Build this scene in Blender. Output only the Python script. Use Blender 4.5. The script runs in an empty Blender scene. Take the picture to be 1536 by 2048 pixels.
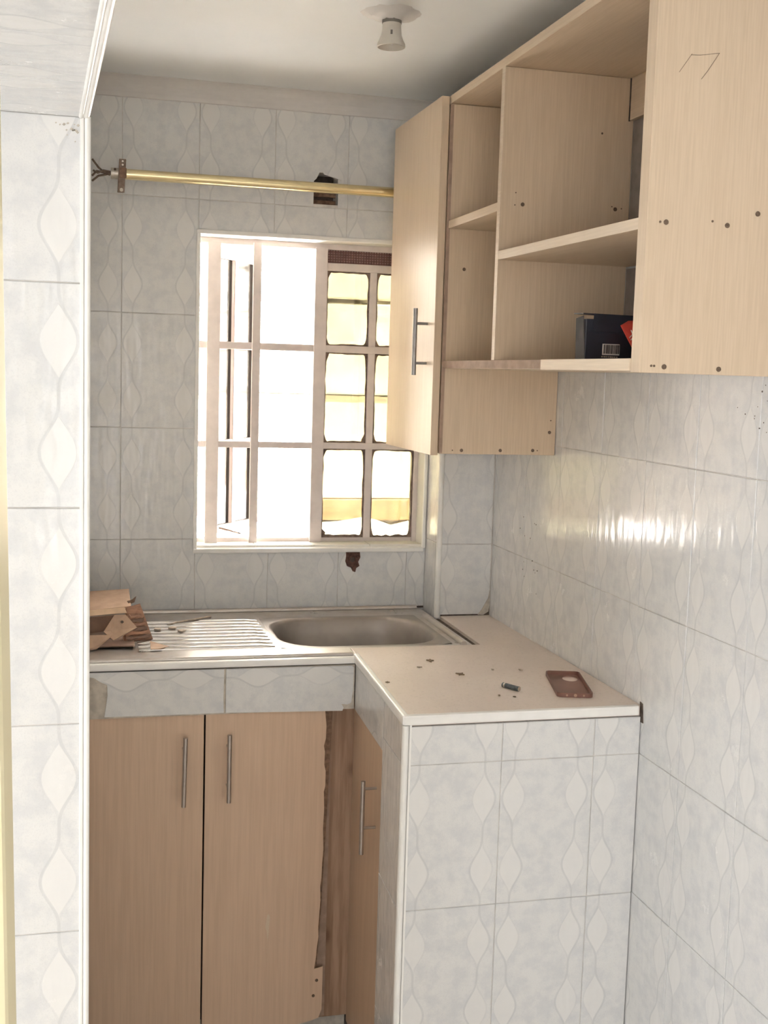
import bpy, bmesh, math, random
from mathutils import Vector, Matrix
random.seed(7)
scene = bpy.context.scene
COL = scene.collection
V = Vector

# ------------------------------------------------------------------ camera
CAM_Z = 1.555
YAW, PITCH, ROLL, F_PX = 0.25549093, 0.1130797, 0.03004006, 2420.0
cyw, syw, cp, sp = math.cos(YAW), math.sin(YAW), math.cos(PITCH), math.sin(PITCH)
fwd = V((syw * cp, cyw * cp, -sp))
rgt0 = V((cyw, -syw, 0))
up0 = rgt0.cross(fwd)
cr, sr = math.cos(ROLL), math.sin(ROLL)
rgt = cr * rgt0 + sr * up0
upv = -sr * rgt0 + cr * up0
cam_data = bpy.data.cameras.new('camera')
cam_data.sensor_fit = 'VERTICAL'
cam_data.sensor_height = 24.0
cam_data.lens = 24.0 * F_PX / 2048.0
cam_data.clip_start = 0.02
cam = bpy.data.objects.new('camera', cam_data)
COL.objects.link(cam)
cam.matrix_world = Matrix(((rgt.x, upv.x, -fwd.x, 0), (rgt.y, upv.y, -fwd.y, 0), (rgt.z, upv.z, -fwd.z, CAM_Z), (0, 0, 0, 1)))
scene.camera = cam

# ------------------------------------------------------------------ world, sun, doorway daylight, added side fill, exposure
world = bpy.data.worlds.new('sky')
scene.world = world
world.use_nodes = True
bgn = world.node_tree.nodes['Background']
bgn.inputs[0].default_value = (0.93, 0.96, 1.0, 1)
bgn.inputs[1].default_value = 0.8

sun_d = bpy.data.lights.new('sun', 'SUN')
sun_d.energy = 285
sun_d.angle = 0.01
sun_d.color = (0.97, 0.97, 1.0)
sun = bpy.data.objects.new('sun', sun_d)
COL.objects.link(sun)
el, az = math.radians(75), math.radians(30)
sdir = V((math.sin(az) * math.cos(el), math.cos(az) * math.cos(el), -math.sin(el)))
sun.rotation_euler = sdir.to_track_quat('-Z', 'Y').to_euler()

day_d = bpy.data.lights.new('doorway_daylight', 'AREA')
day_d.shape = 'RECTANGLE'
day_d.size, day_d.size_y = 2.0, 2.0
day_d.energy = 28
day_d.color = (1.0, 0.98, 0.96)
day = bpy.data.objects.new('doorway_daylight', day_d)
COL.objects.link(day)
day.location = (-0.7, -2.45, 1.15)
day.rotation_euler = V((0, 1, 0)).to_track_quat('-Z', 'Z').to_euler()

side_d = bpy.data.lights.new('side_fill', 'AREA')  # added side fill that brightens the right wall
side_d.shape = 'RECTANGLE'
side_d.size, side_d.size_y = 1.6, 1.4
side_d.energy = 24
side_d.color = (0.94, 0.97, 1.0)
side = bpy.data.objects.new('side_fill', side_d)
COL.objects.link(side)
side.location = (-2.32, 0.45, 0.9)
side.rotation_euler = V((1, 0.1, 0.05)).to_track_quat('-Z', 'Z').to_euler()

vs = scene.view_settings
vs.view_transform = 'Standard'
vs.look = 'None'
vs.gamma = 1.0
vs.exposure = 0.84
vs.use_curve_mapping = False
scene.cycles.max_bounces = 7
scene.cycles.diffuse_bounces = 5
scene.cycles.glossy_bounces = 3
scene.cycles.transparent_max_bounces = 8
scene.cycles.caustics_reflective = False
scene.cycles.caustics_refractive = False


# ------------------------------------------------------------------ materials
class NB:
    def __init__(self, name):
        self.mat = bpy.data.materials.new(name)
        self.mat.use_nodes = True
        self.nt = self.mat.node_tree
        self.bsdf = self.nt.nodes['Principled BSDF']
        self.out = self.nt.nodes['Material Output']
    def node(self, typ, **kw):
        n = self.nt.nodes.new(typ)
        for k, v in kw.items():
            setattr(n, k, v)
        return n
    def set(self, sock, v):
        if hasattr(v, 'is_output'):
            self.nt.links.new(v, sock)
        elif isinstance(v, (tuple, list)) and len(v) == 3 and sock.type == 'RGBA':
            sock.default_value = (*v, 1)
        else:
            sock.default_value = v
    def m(self, op, a, b=0.0, c=0.0):
        n = self.node('ShaderNodeMath', operation=op)
        self.set(n.inputs[0], a); self.set(n.inputs[1], b); self.set(n.inputs[2], c)
        return n.outputs[0]
    def sstep(self, x, lo, hi):
        n = self.node('ShaderNodeMapRange', interpolation_type='SMOOTHSTEP')
        self.set(n.inputs['Value'], x); n.inputs['From Min'].default_value = lo; n.inputs['From Max'].default_value = hi
        return n.outputs[0]
    def mix(self, fac, a, b):
        n = self.node('ShaderNodeMix', data_type='RGBA')
        self.set(n.inputs[0], fac); self.set(n.inputs[6], a); self.set(n.inputs[7], b)
        return n.outputs[2]
    def coord(self, which='Object', scale=(1, 1, 1), rnd=0.0):
        tc = self.node('ShaderNodeTexCoord')
        mp = self.node('ShaderNodeMapping')
        mp.inputs['Scale'].default_value = scale
        self.nt.links.new(tc.outputs[which], mp.inputs['Vector'])
        if rnd:
            oi = self.node('ShaderNodeObjectInfo')
            cb = self.node('ShaderNodeCombineXYZ')
            r = self.m('MULTIPLY', oi.outputs['Random'], rnd)
            for i in range(3):
                self.nt.links.new(r, cb.inputs[i])
            self.nt.links.new(cb.outputs[0], mp.inputs['Location'])
        return mp.outputs[0]
    def noise(self, vec, scale, detail=3.0, rough=0.55):
        n = self.node('ShaderNodeTexNoise')
        self.nt.links.new(vec, n.inputs['Vector'])
        n.inputs['Scale'].default_value = scale; n.inputs['Detail'].default_value = detail; n.inputs['Roughness'].default_value = rough
        return n.outputs[0]
    def bump(self, h, strength, dist=0.01, normal=None):
        n = self.node('ShaderNodeBump')
        n.inputs['Strength'].default_value = strength; n.inputs['Distance'].default_value = dist
        self.nt.links.new(h, n.inputs['Height'])
        if normal is not None:
            self.nt.links.new(normal, n.inputs['Normal'])
        return n.outputs[0]
    def done(self, col=None, rough=None, metal=None, normal=None, spec=None):
        b = self.bsdf
        if col is not None: self.set(b.inputs['Base Color'], col)
        if rough is not None: self.set(b.inputs['Roughness'], rough)
        if metal is not None: self.set(b.inputs['Metallic'], metal)
        if spec is not None: self.set(b.inputs['Specular IOR Level'], spec)
        if normal is not None: self.nt.links.new(normal, b.inputs['Normal'])
        return self.mat

def mat_plain(name, col, rough=0.5, metal=0.0, var=0.12, scale=25.0, bump=0.0, spec=None, stretch=(1, 1, 1)):
    b = NB(name)
    n = b.noise(b.coord('Object', stretch, 13.0), scale)
    c = b.mix(b.sstep(n, 0.25, 0.75), tuple(x * (1 - var) for x in col), tuple(min(1, x * (1 + var)) for x in col))
    nm = b.bump(n, bump, 0.004) if bump else None
    return b.done(c, rough, metal, nm, spec)

def mat_tile(name):
    b = NB(name)
    tc = b.node('ShaderNodeTexCoord')
    sx = b.node('ShaderNodeSeparateXYZ')
    b.nt.links.new(tc.outputs['UV'], sx.inputs[0])
    u, v = sx.outputs[0], sx.outputs[1]
    # mottled bluish print
    oc = b.coord('UV', (2, 3, 1), 5.0)
    blot = b.noise(oc, 3.2, 3.0, 0.6)
    speck = b.noise(oc, 42.0, 2.0, 0.7)
    base = b.mix(b.sstep(blot, 0.36, 0.70), (0.745, 0.745, 0.735), (0.66, 0.668, 0.676))
    base = b.mix(b.m('MULTIPLY', b.sstep(speck, 0.5, 0.66), 0.25), base, (0.57, 0.575, 0.58))
    fill = None; line = None; faint = None
    c4 = b.m('COSINE', b.m('MULTIPLY', b.m('SUBTRACT', v, 0.25), 4 * math.pi))
    c2 = b.m('COSINE', b.m('MULTIPLY', b.m('SUBTRACT', v, 0.25), 2 * math.pi))
    lens = b.m('MULTIPLY', b.m('MAXIMUM', b.m('DIVIDE', b.m('ADD', c4, 0.55), 1.55), 0.0), 0.120)
    c2 = b.m('MULTIPLY', b.m('MULTIPLY', c2, c2), c2)
    for cx, sg in ((0.145, 1.0), (0.835, -1.0)):
        du = b.m('SUBTRACT', u, cx)
        f = b.sstep(b.m('SUBTRACT', lens, b.m('ABSOLUTE', du)), 0.002, 0.010)
        l = b.sstep(b.m('ABSOLUTE', b.m('SUBTRACT', du, b.m('MULTIPLY', c2, 0.124 * sg))), 0.015, 0.008)
        k = b.sstep(b.m('ABSOLUTE', b.m('ADD', du, b.m('MULTIPLY', c2, 0.124 * sg))), 0.012, 0.006)
        fill = f if fill is None else b.m('MAXIMUM', fill, f)
        line = l if line is None else b.m('MAXIMUM', line, l)
        faint = k if faint is None else b.m('MAXIMUM', faint, k)
    col = b.mix(b.m('MULTIPLY', fill, 0.8), base, (0.775, 0.77, 0.755))
    col = b.mix(b.m('MULTIPLY', faint, 0.25), col, (0.62, 0.62, 0.62))
    col = b.mix(b.m('MULTIPLY', line, 0.48), col, (0.56, 0.57, 0.575))
    # grime
    gr = b.noise(b.coord('Object', (1, 1, 1), 17.0), 9.0, 6.0, 0.75)
    col = b.mix(b.m('MULTIPLY', b.sstep(gr, 0.60, 0.80), 0.30), col, (0.55, 0.51, 0.46))
    wav = b.noise(b.coord('UV', (9, 3.0, 1), 9.0), 1.3, 1.0, 0.4)
    h = b.m('ADD', b.m('MULTIPLY', fill, 0.10), b.m('MULTIPLY', wav, 1.0))
    nm = b.bump(h, 0.26, 0.004)
    rg = b.m('ADD', 0.13, b.m('MULTIPLY', b.sstep(gr, 0.45, 0.8), 0.25))
    return b.done(col, rg, 0.0, nm, 0.38)

def mat_wood(name, axis, c1, c2, rough=0.42, fine=1.6):
    b = NB(name)
    st = {'z': (1, 1, 0.035), 'y': (1, 0.035, 1), 'x': (0.035, 1, 1)}[axis]
    vec = b.coord('Object', st, 11.0)
    n1 = b.noise(vec, 180.0 * fine, 2.0, 0.6)
    n2 = b.noise(vec, 28.0 * fine, 3.0, 0.55)
    f = b.m('ADD', b.m('MULTIPLY', n1, 0.72), b.m('MULTIPLY', n2, 0.28))
    c = b.mix(b.sstep(f, 0.34, 0.66), c2, c1)
    nm = b.bump(f, 0.08, 0.002)
    return b.done(c, rough, 0.0, nm, 0.4)

def mat_pine(name):
    b = NB(name)
    vec = b.coord('Object', (1, 1, 0.06), 3.0)
    n = b.noise(vec, 60.0, 4.0, 0.6)
    c = b.mix(b.sstep(n, 0.35, 0.65), (0.28, 0.17, 0.105), (0.43, 0.29, 0.195))
    vo = b.node('ShaderNodeTexVoronoi')
    b.nt.links.new(b.coord('Object', (1, 1, 0.55), 0), vo.inputs['Vector'])
    vo.inputs['Scale'].default_value = 9.0
    k = b.sstep(vo.outputs['Distance'], 0.16, 0.04)
    c = b.mix(b.m('MULTIPLY', k, 0.8), c, (0.16, 0.08, 0.045))
    return b.done(c, 0.65, 0, b.bump(n, 0.2, 0.003))

def mat_steel(name):
    b = NB(name)
    n = b.noise(b.coord('Object', (1, 1, 1)), 7.0, 6.0, 0.7)
    n2 = b.noise(b.coord('Object', (3, 60, 1)), 6.0, 2.0, 0.5)
    d = b.m('MULTIPLY', b.sstep(n, 0.30, 0.72), 0.75)
    c = b.mix(d, (0.62, 0.59, 0.56), (0.50, 0.43, 0.375))
    return b.done(c, b.m('ADD', 0.26, b.m('MULTIPLY', d, 0.30)), b.m('SUBTRACT', 0.95, b.m('MULTIPLY', d, 0.75)), b.bump(n2, 0.05, 0.001))

def mat_glass(name, tint, dust):
    b = NB(name)
    nt = b.nt
    tr = b.node('ShaderNodeBsdfTransparent'); tr.inputs[0].default_value = (*tint, 1)
    gl = b.node('ShaderNodeBsdfGlossy'); gl.inputs['Roughness'].default_value = 0.06; gl.inputs[0].default_value = (0.9, 0.9, 0.9, 1)
    df = b.node('ShaderNodeBsdfTranslucent'); df.inputs[0].default_value = (0.8, 0.74, 0.6, 1)
    m1 = b.node('ShaderNodeMixShader'); m2 = b.node('ShaderNodeMixShader')
    n = b.noise(b.coord('Object', (1, 1, 1), 4.0), 30.0, 6.0, 0.8)
    b.set(m1.inputs[0], b.m('MULTIPLY', b.sstep(n, 0.42, 0.75), dust))
    nt.links.new(tr.outputs[0], m1.inputs[1]); nt.links.new(df.outputs[0], m1.inputs[2])
    m2.inputs[0].default_value = 0.06
    nt.links.new(m1.outputs[0], m2.inputs[1]); nt.links.new(gl.outputs[0], m2.inputs[2])
    nt.links.new(m2.outputs[0], b.out.inputs['Surface'])
    return b.mat

def mat_worktop(name):
    b = NB(name)
    oc = b.coord('Object', (1, 1, 1))
    n = b.noise(oc, 5.0, 6.0, 0.7)
    s = b.noise(oc, 140.0, 2.0, 0.6)
    c = b.mix(b.sstep(n, 0.3, 0.7), (0.70, 0.605, 0.54), (0.78, 0.695, 0.63))
    c = b.mix(b.m('MULTIPLY', b.sstep(s, 0.55, 0.72), 0.35), c, (0.50, 0.43, 0.37))
    return b.done(c, b.m('ADD', 0.32, b.m('MULTIPLY', b.sstep(n, 0.3, 0.7), 0.2)), 0, b.bump(s, 0.05, 0.001), 0.5)

def mat_plaster(name, c1, c2, sc, bump=0.15, rough=0.8):
    b = NB(name)
    n = b.noise(b.coord('Object', (1, 1, 1), 3.0), sc, 6.0, 0.65)
    return b.done(b.mix(b.sstep(n, 0.3, 0.72), c1, c2), rough, 0, b.bump(n, bump, 0.01))

M = {}
M['tile'] = mat_tile('glazed_tile')
M['grout'] = mat_plain('grout', (0.68, 0.655, 0.62), 0.9, var=0.2, scale=20)
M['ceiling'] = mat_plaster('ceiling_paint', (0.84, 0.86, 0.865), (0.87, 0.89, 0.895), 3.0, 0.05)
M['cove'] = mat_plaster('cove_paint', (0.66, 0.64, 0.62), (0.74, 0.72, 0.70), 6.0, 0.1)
M['floor'] = mat_plaster('floor_cement', (0.42, 0.36, 0.31), (0.52, 0.46, 0.40), 5.0, 0.1, 0.6)
M['white_wall'] = mat_plaster('white_paint', (0.76, 0.74, 0.69), (0.82, 0.80, 0.75), 4.0, 0.05)
M['trim'] = mat_plain('white_plastic_trim', (0.88, 0.87, 0.84), 0.3, var=0.05, scale=12)
WC1, WC2 = (0.68, 0.545, 0.40), (0.62, 0.49, 0.35)
M['wood_z'] = mat_wood('beech_laminate_upright', 'z', WC1, WC2)
M['wood_y'] = mat_wood('beech_laminate_lengthwise', 'y', WC1, WC2)
DC1, DC2 = (0.68, 0.50, 0.36), (0.62, 0.45, 0.32)
M['door_z'] = mat_wood('oak_laminate_upright', 'z', DC1, DC2, 0.5, 0.8)
M['wood_gloss'] = mat_wood('satin_beech_laminate', 'z', WC1, WC2, 0.38)
M['band'] = mat_wood('edge_band', 'y', (0.70, 0.58, 0.44), (0.64, 0.52, 0.39), 0.45)
M['bare'] = mat_plain('bare_chipboard', (0.20, 0.12, 0.075), 0.9, var=0.35, scale=90, bump=0.5)
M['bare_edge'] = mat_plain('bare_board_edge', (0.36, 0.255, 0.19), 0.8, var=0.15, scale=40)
M['wall_shade'] = mat_plain('wall_shade_brown', (0.24, 0.205, 0.18), 0.9, var=0.15, scale=30)  # grey-brown standing in for shade on the wall behind the shelves
M['pine'] = mat_pine('rough_pine')
M['steel'] = mat_steel('dusty_stainless_steel')
M['steel_clean'] = mat_plain('bright_steel_ridge', (0.74, 0.71, 0.68), 0.24, 1.0, var=0.06, scale=30)
M['steel_bowl'] = mat_plain('dull_steel_bowl', (0.36, 0.325, 0.295), 0.42, 0.55, var=0.12, scale=12)
M['handle'] = mat_plain('brushed_handle', (0.50, 0.455, 0.42), 0.34, 0.9, var=0.08, scale=60)
M['handle_dark'] = mat_plain('grey_handle', (0.33, 0.32, 0.32), 0.4, 0.8, var=0.08, scale=60)
M['screw'] = mat_plain('screw_head', (0.17, 0.12, 0.085), 0.5, 0.5, var=0.25, scale=300)
M['worktop'] = mat_worktop('dusty_worktop')
M['dirt'] = mat_plain('dark_grime', (0.10, 0.075, 0.06), 0.95, var=0.4, scale=80, bump=0.6)
M['rust'] = mat_plain('rusty_hole', (0.115, 0.06, 0.045), 0.95, var=0.5, scale=90, bump=0.8)
M['mortar'] = mat_plain('bare_mortar', (0.56, 0.51, 0.44), 0.95, var=0.2, scale=40, bump=0.5)
M['frame'] = mat_plain('window_paint', (0.70, 0.63, 0.60), 0.45, var=0.06, scale=30)
M['putty'] = mat_plain('dirty_putty', (0.17, 0.12, 0.095), 0.9, var=0.4, scale=80)
M['gauze'] = mat_plain('brown_gauze', (0.19, 0.09, 0.075), 0.9, var=0.3, scale=90)
M['gauze_back'] = mat_plain('dusty_gauze_backing', (0.46, 0.31, 0.27), 0.9, var=0.2, scale=60)
M['glass'] = mat_glass('dusty_pane', (0.20, 0.192, 0.15), 0.04)
M['glass_open'] = mat_glass('open_sash_pane', (0.11, 0.103, 0.097), 0.02)
M['gold'] = mat_plain('brass_tube', (0.88, 0.76, 0.46), 0.24, 1.0, var=0.06, scale=20)
M['dark_steel'] = mat_plain('tarnished_bracket', (0.16, 0.115, 0.085), 0.42, 0.7, var=0.25, scale=120)
M['nickel'] = mat_plain('worn_nickel', (0.50, 0.46, 0.40), 0.32, 0.9, var=0.15, scale=90)
M['bakelite'] = mat_plain('ivory_plastic', (0.62, 0.585, 0.52), 0.35, var=0.05, scale=30)
M['bakelite_dark'] = mat_plain('grey_plastic_ring', (0.19, 0.175, 0.15), 0.5, var=0.1, scale=30)
M['card'] = mat_plain('cardboard', (0.47, 0.325, 0.23), 0.85, var=0.10, scale=30, bump=0.1)
M['card_light'] = mat_plain('cardboard_cut_face', (0.70, 0.51, 0.35), 0.85, var=0.08, scale=40)
M['card_torn'] = mat_plain('torn_cardboard', (0.36, 0.205, 0.135), 0.95, var=0.25, scale=14, bump=1.0, stretch=(1, 1, 4))
M['card_dark'] = mat_plain('brown_cardboard_inside', (0.22, 0.14, 0.10), 0.9, var=0.12, scale=30)
M['blackbox'] = mat_plain('black_printed_card', (0.018, 0.020, 0.030), 0.42, var=0.25, scale=14)
M['boxside'] = mat_plain('scuffed_box_end', (0.06, 0.052, 0.046), 0.8, var=0.4, scale=22)
M['paper'] = mat_plain('white_paper', (0.74, 0.71, 0.67), 0.7, var=0.06, scale=40)
M['ink'] = mat_plain('black_ink', (0.05, 0.045, 0.045), 0.7, var=0.1, scale=40)
M['red'] = mat_plain('red_printed_card', (0.72, 0.085, 0.06), 0.5, var=0.08, scale=20)
M['battery'] = mat_plain('dark_battery_wrap', (0.06, 0.075, 0.085), 0.35, 0.2, var=0.4, scale=160)
M['leaf'] = mat_plain('dry_leaf', (0.22, 0.16, 0.10), 0.9, var=0.3, scale=90)
M['crumb'] = mat_plain('pale_crumb', (0.50, 0.42, 0.34), 0.9, var=0.25, scale=90)
M['cream'] = mat_plain('cream_gloss_paint', (0.80, 0.73, 0.50), 0.4, var=0.04, scale=8)
M['ext_cream'] = mat_plaster('cream_outside_paint', (0.78, 0.70, 0.55), (0.85, 0.80, 0.68), 7.0, 0.4)
M['ext_stone'] = mat_plaster('pale_dressed_stone', (0.66, 0.60, 0.50), (0.88, 0.85, 0.77), 5.0, 1.0)
M['ext_brown'] = mat_plaster('brown_outside_band', (0.26, 0.16, 0.09), (0.42, 0.28, 0.17), 16.0, 0.5)
M['ext_joint'] = mat_plain('outside_mortar', (0.62, 0.56, 0.48), 0.95, var=0.2)
M['ext_ground'] = mat_plaster('pale_rubble', (0.68, 0.65, 0.62), (0.88, 0.87, 0.85), 9.0, 1.0)
M['case'] = None
def mat_case():
    b = NB('smoky_brown_plastic')
    tr = b.node('ShaderNodeBsdfTransparent'); tr.inputs[0].default_value = (0.62, 0.43, 0.38, 1)
    mx = b.node('ShaderNodeMixShader'); mx.inputs[0].default_value = 0.55
    n = b.noise(b.coord('Object', (1, 1, 1)), 30.0)
    b.done(b.mix(n, (0.28, 0.155, 0.125), (0.36, 0.21, 0.17)), 0.3)
    b.nt.links.new(tr.outputs[0], mx.inputs[1]); b.nt.links.new(b.bsdf.outputs[0], mx.inputs[2])
    b.nt.links.new(mx.outputs[0], b.out.inputs['Surface'])
    return b.mat
M['case'] = mat_case()

# ------------------------------------------------------------------ builders
WO = {}
def _finish(o, parent, origin):
    COL.objects.link(o)
    WO[o.name] = origin
    if parent is not None:
        o.parent = parent
        o.location = origin - WO[parent.name]
    else:
        o.location = origin
    return o
def mk(name, verts, faces, mat, parent=None, smooth=False, uv=None, bevel=0.0, recalc=True):
    vs_ = [V(p) for p in verts]
    lo = V([min(p[i] for p in vs_) for i in range(3)]); hi = V([max(p[i] for p in vs_) for i in range(3)])
    c = (lo + hi) / 2
    me = bpy.data.meshes.new(name)
    me.from_pydata([p - c for p in vs_], [], faces)
    if uv is not None:
        l = me.uv_layers.new(name='UVMap')
        for poly in me.polygons:
            for li in poly.loop_indices:
                l.data[li].uv = uv[me.loops[li].vertex_index]
    if recalc or bevel:
        bm = bmesh.new(); bm.from_mesh(me)
        bmesh.ops.recalc_face_normals(bm, faces=bm.faces[:])
        if bevel:
            bmesh.ops.bevel(bm, geom=[e for e in bm.edges if e.calc_face_angle(0) > 0.6], offset=bevel, segments=2, affect='EDGES', profile=0.6)
        bm.to_mesh(me); bm.free()
    if smooth:
        for p in me.polygons: p.use_smooth = True
    me.materials.append(M[mat])
    o = bpy.data.objects.new(name, me)
    return _finish(o, parent, c)
BF = [(0, 1, 3, 2), (4, 6, 7, 5), (0, 4, 5, 1), (2, 3, 7, 6), (0, 2, 6, 4), (1, 5, 7, 3)]
def box(name, x0, x1, y0, y1, z0, z1, mat, parent=None, bevel=0.0012, jit=None):
    vsx = [(x, y, z) for x in (x0, x1) for y in (y0, y1) for z in (z0, z1)]
    if jit: vsx = [jit(*p) for p in vsx]
    return mk(name, vsx, BF, mat, parent, bevel=bevel)
def prism(name, pts, d, mat, parent=None, bevel=0.0):
    """closed outline pts (3D, planar) extruded by vector d"""
    n = len(pts); d = V(d)
    vsx = [V(p) for p in pts] + [V(p) + d for p in pts]
    fs = [tuple(range(n)), tuple(range(2 * n - 1, n - 1, -1))] + [(i, (i + 1) % n, n + (i + 1) % n, n + i) for i in range(n)]
    return mk(name, vsx, fs, mat, parent, bevel=bevel)
def sheet(name, pts, t, mat, parent=None):
    p = [V(q) for q in pts]
    nrm = (p[1] - p[0]).cross(p[2] - p[0]).normalized()
    return prism(name, p, nrm * t, mat, parent)
def _tube(path, r, n=12, cap=True):
    vsx, fs = [], []
    path = [V(p) for p in path]
    for i, p in enumerate(path):
        t = (path[min(i + 1, len(path) - 1)] - path[max(i - 1, 0)]).normalized()
        a = t.cross(V((0, 0, 1)) if abs(t.z) < 0.9 else V((1, 0, 0))).normalized(); bb = t.cross(a)
        rr = r[i] if isinstance(r, (list, tuple)) else r
        for k in range(n):
            th = 2 * math.pi * k / n
            vsx.append(p + rr * (math.cos(th) * a + math.sin(th) * bb))
    for i in range(len(path) - 1):
        for k in range(n):
            fs.append((i * n + k, i * n + (k + 1) % n, (i + 1) * n + (k + 1) % n, (i + 1) * n + k))
    if cap:
        fs.append(tuple(range(n))); fs.append(tuple(range((len(path) - 1) * n, len(path) * n)))
    return vsx, fs
def tube(name, path, r, mat, parent=None, n=12):
    vsx, fs = _tube(path, r, n)
    o = mk(name, vsx, fs, mat, parent)
    soft(o)
    return o
def soft(o):
    for p in o.data.polygons: p.use_smooth = True
    o.data.set_sharp_from_angle(angle=math.radians(50))
def merge(name, parts, mat, parent=None, smooth=False):
    vsx, fs = [], []
    for v_, f_ in parts:
        k = len(vsx); vsx += list(v_); fs += [tuple(i + k for i in q) for q in f_]
    return mk(name, vsx, fs, mat, parent, smooth)
def lathe(name, prof, c, mat, parent=None, n=32, jitter=0.0):
    vsx, fs = [], []
    for r, z in prof:
        for k in range(n):
            th = 2 * math.pi * k / n
            rr = r * (1 + jitter * (random.random() - 0.5))
            vsx.append((c[0] + rr * math.cos(th), c[1] + rr * math.sin(th), z))
    for i in range(len(prof) - 1):
        for k in range(n):
            fs.append((i * n + k, i * n + (k + 1) % n, (i + 1) * n + (k + 1) % n, (i + 1) * n + k))
    fs.append(tuple(range(n))); fs.append(tuple(range((len(prof) - 1) * n, len(prof) * n)))
    o = mk(name, vsx, fs, mat, parent)
    soft(o)
    return o
def tag(o, label=None, cat=None, group=None, kind=None):
    if label: o['label'] = label
    if cat: o['category'] = cat
    if group: o['group'] = group
    if kind: o['kind'] = kind
    return o
def thing(name, loc, label, cat, group=None, kind=None):
    o = bpy.data.objects.new(name, None)
    o.empty_display_size = 0.05
    _finish(o, None, V(loc))
    return tag(o, label, cat, group, kind)
def grid_slab(name, us, ws, keep, place, mat, parent=None):
    """connected slab with rectangular holes; place(u, w, side) gives a 3D point for side 0 / 1"""
    nu, nw = len(us), len(ws)
    vsx = [place(u, w, s) for s in (0, 1) for u in us for w in ws]
    I = lambda s, i, j: s * nu * nw + i * nw + j
    fs = []
    K = lambda i, j: 0 <= i < nu - 1 and 0 <= j < nw - 1 and keep(i, j)
    for i in range(nu - 1):
        for j in range(nw - 1):
            if not K(i, j): continue
            fs.append((I(0, i, j), I(0, i + 1, j), I(0, i + 1, j + 1), I(0, i, j + 1)))
            fs.append((I(1, i, j), I(1, i, j + 1), I(1, i + 1, j + 1), I(1, i + 1, j)))
            if not K(i - 1, j): fs.append((I(0, i, j), I(0, i, j + 1), I(1, i, j + 1), I(1, i, j)))
            if not K(i + 1, j): fs.append((I(0, i + 1, j), I(1, i + 1, j), I(1, i + 1, j + 1), I(0, i + 1, j + 1)))
            if not K(i, j - 1): fs.append((I(0, i, j), I(1, i, j), I(1, i + 1, j), I(0, i + 1, j)))
            if not K(i, j + 1): fs.append((I(0, i, j + 1), I(0, i + 1, j + 1), I(1, i + 1, j + 1), I(1, i, j + 1)))
    return mk(name, vsx, fs, mat, parent)

TT = 0.006   # tile thickness
GAP = 0.0008
def tile(parent, O, U, W, N, u0, u1, w0, w1, cu, cw, tw=0.2, th=0.3, rot=False, outline=None):
    """one glazed tile on plane O + u*U + w*W facing N; cu, cw is the corner of the whole tile it is cut from"""
    O, U, W, N = V(O), V(U), V(W), V(N)
    c = 0.0008
    u0 += GAP; u1 -= GAP; w0 += GAP; w1 -= GAP
    if u1 - u0 < 0.006 or w1 - w0 < 0.006: return None
    if outline is None:
        back = [(u0, w0), (u1, w0), (u1, w1), (u0, w1)]
        front = [(u0 + c, w0 + c), (u1 - c, w0 + c), (u1 - c, w1 - c), (u0 + c, w1 - c)]
    else:
        back = outline; front = outline
    n = len(back)
    ju, jw, jd = (random.uniform(-1, 1) * 0.0035 for _ in range(3))
    um, wm = (u0 + u1) / 2, (w0 + w1) / 2
    def dz(u, w): return ju * (u - um) + jw * (w - wm) + jd * 0.1
    P = lambda u, w, d: O + U * u + W * w + N * d
    vsx = [P(u, w, -TT - 0.004) for u, w in back] + [P(u, w, -c) for u, w in back] + [P(u, w, dz(u, w)) for u, w in front]
    fs = []
    for k in (0, n):
        fs += [(k + i, k + (i + 1) % n, k + n + (i + 1) % n, k + n + i) for i in range(n)]
    fs.append(tuple(range(2 * n, 3 * n)))
    def uvf(u, w):
        a, bb = (u - cu), (w - cw)
        return (bb / tw, a / th) if rot else (a / tw, bb / th)
    uv = [uvf(u, w) for u, w in back] * 2 + [uvf(u, w) for u, w in front]
    return mk('tile', vsx, fs, 'tile', parent, uv=uv)
def tiles(parent, O, U, W, N, ul, wl, region, holes=(), rot=False, skip=(), uvsize=(0.2, 0.3)):
    ru0, ru1, rw0, rw1 = region
    for i in range(len(ul) - 1):
        for j in range(len(wl) - 1):
            if (i, j) in skip: continue
            a0, a1 = max(ul[i], ru0), min(ul[i + 1], ru1)
            b0, b1 = max(wl[j], rw0), min(wl[j + 1], rw1)
            if a1 - a0 < 0.006 or b1 - b0 < 0.006: continue
            rects = [(a0, a1, b0, b1)]
            for (h0, h1, k0, k1) in holes:
                nr = []
                for (p0, p1, q0, q1) in rects:
                    if h0 >= p1 or h1 <= p0 or k0 >= q1 or k1 <= q0: nr.append((p0, p1, q0, q1)); continue
                    if k0 > q0: nr.append((p0, p1, q0, k0))
                    if k1 < q1: nr.append((p0, p1, k1, q1))
                    m0, m1 = max(q0, k0), min(q1, k1)
                    if h0 > p0: nr.append((p0, h0, m0, m1))
                    if h1 < p1: nr.append((h1, p1, m0, m1))
                rects = nr
            # full tile corner (cut tiles keep the print's size)
            sw, sh = uvsize if not rot else uvsize[::-1]
            cu = ul[i] if ul[i + 1] - ul[i] > 0.9 * sw or i > 0 else ul[i + 1] - sw
            cw = wl[j] if wl[j + 1] - wl[j] > 0.9 * sh or j > 0 else wl[j + 1] - sh
            for r in rects:
                tile(parent, O, U, W, N, *r, cu, cw, uvsize[0], uvsize[1], rot)

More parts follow.
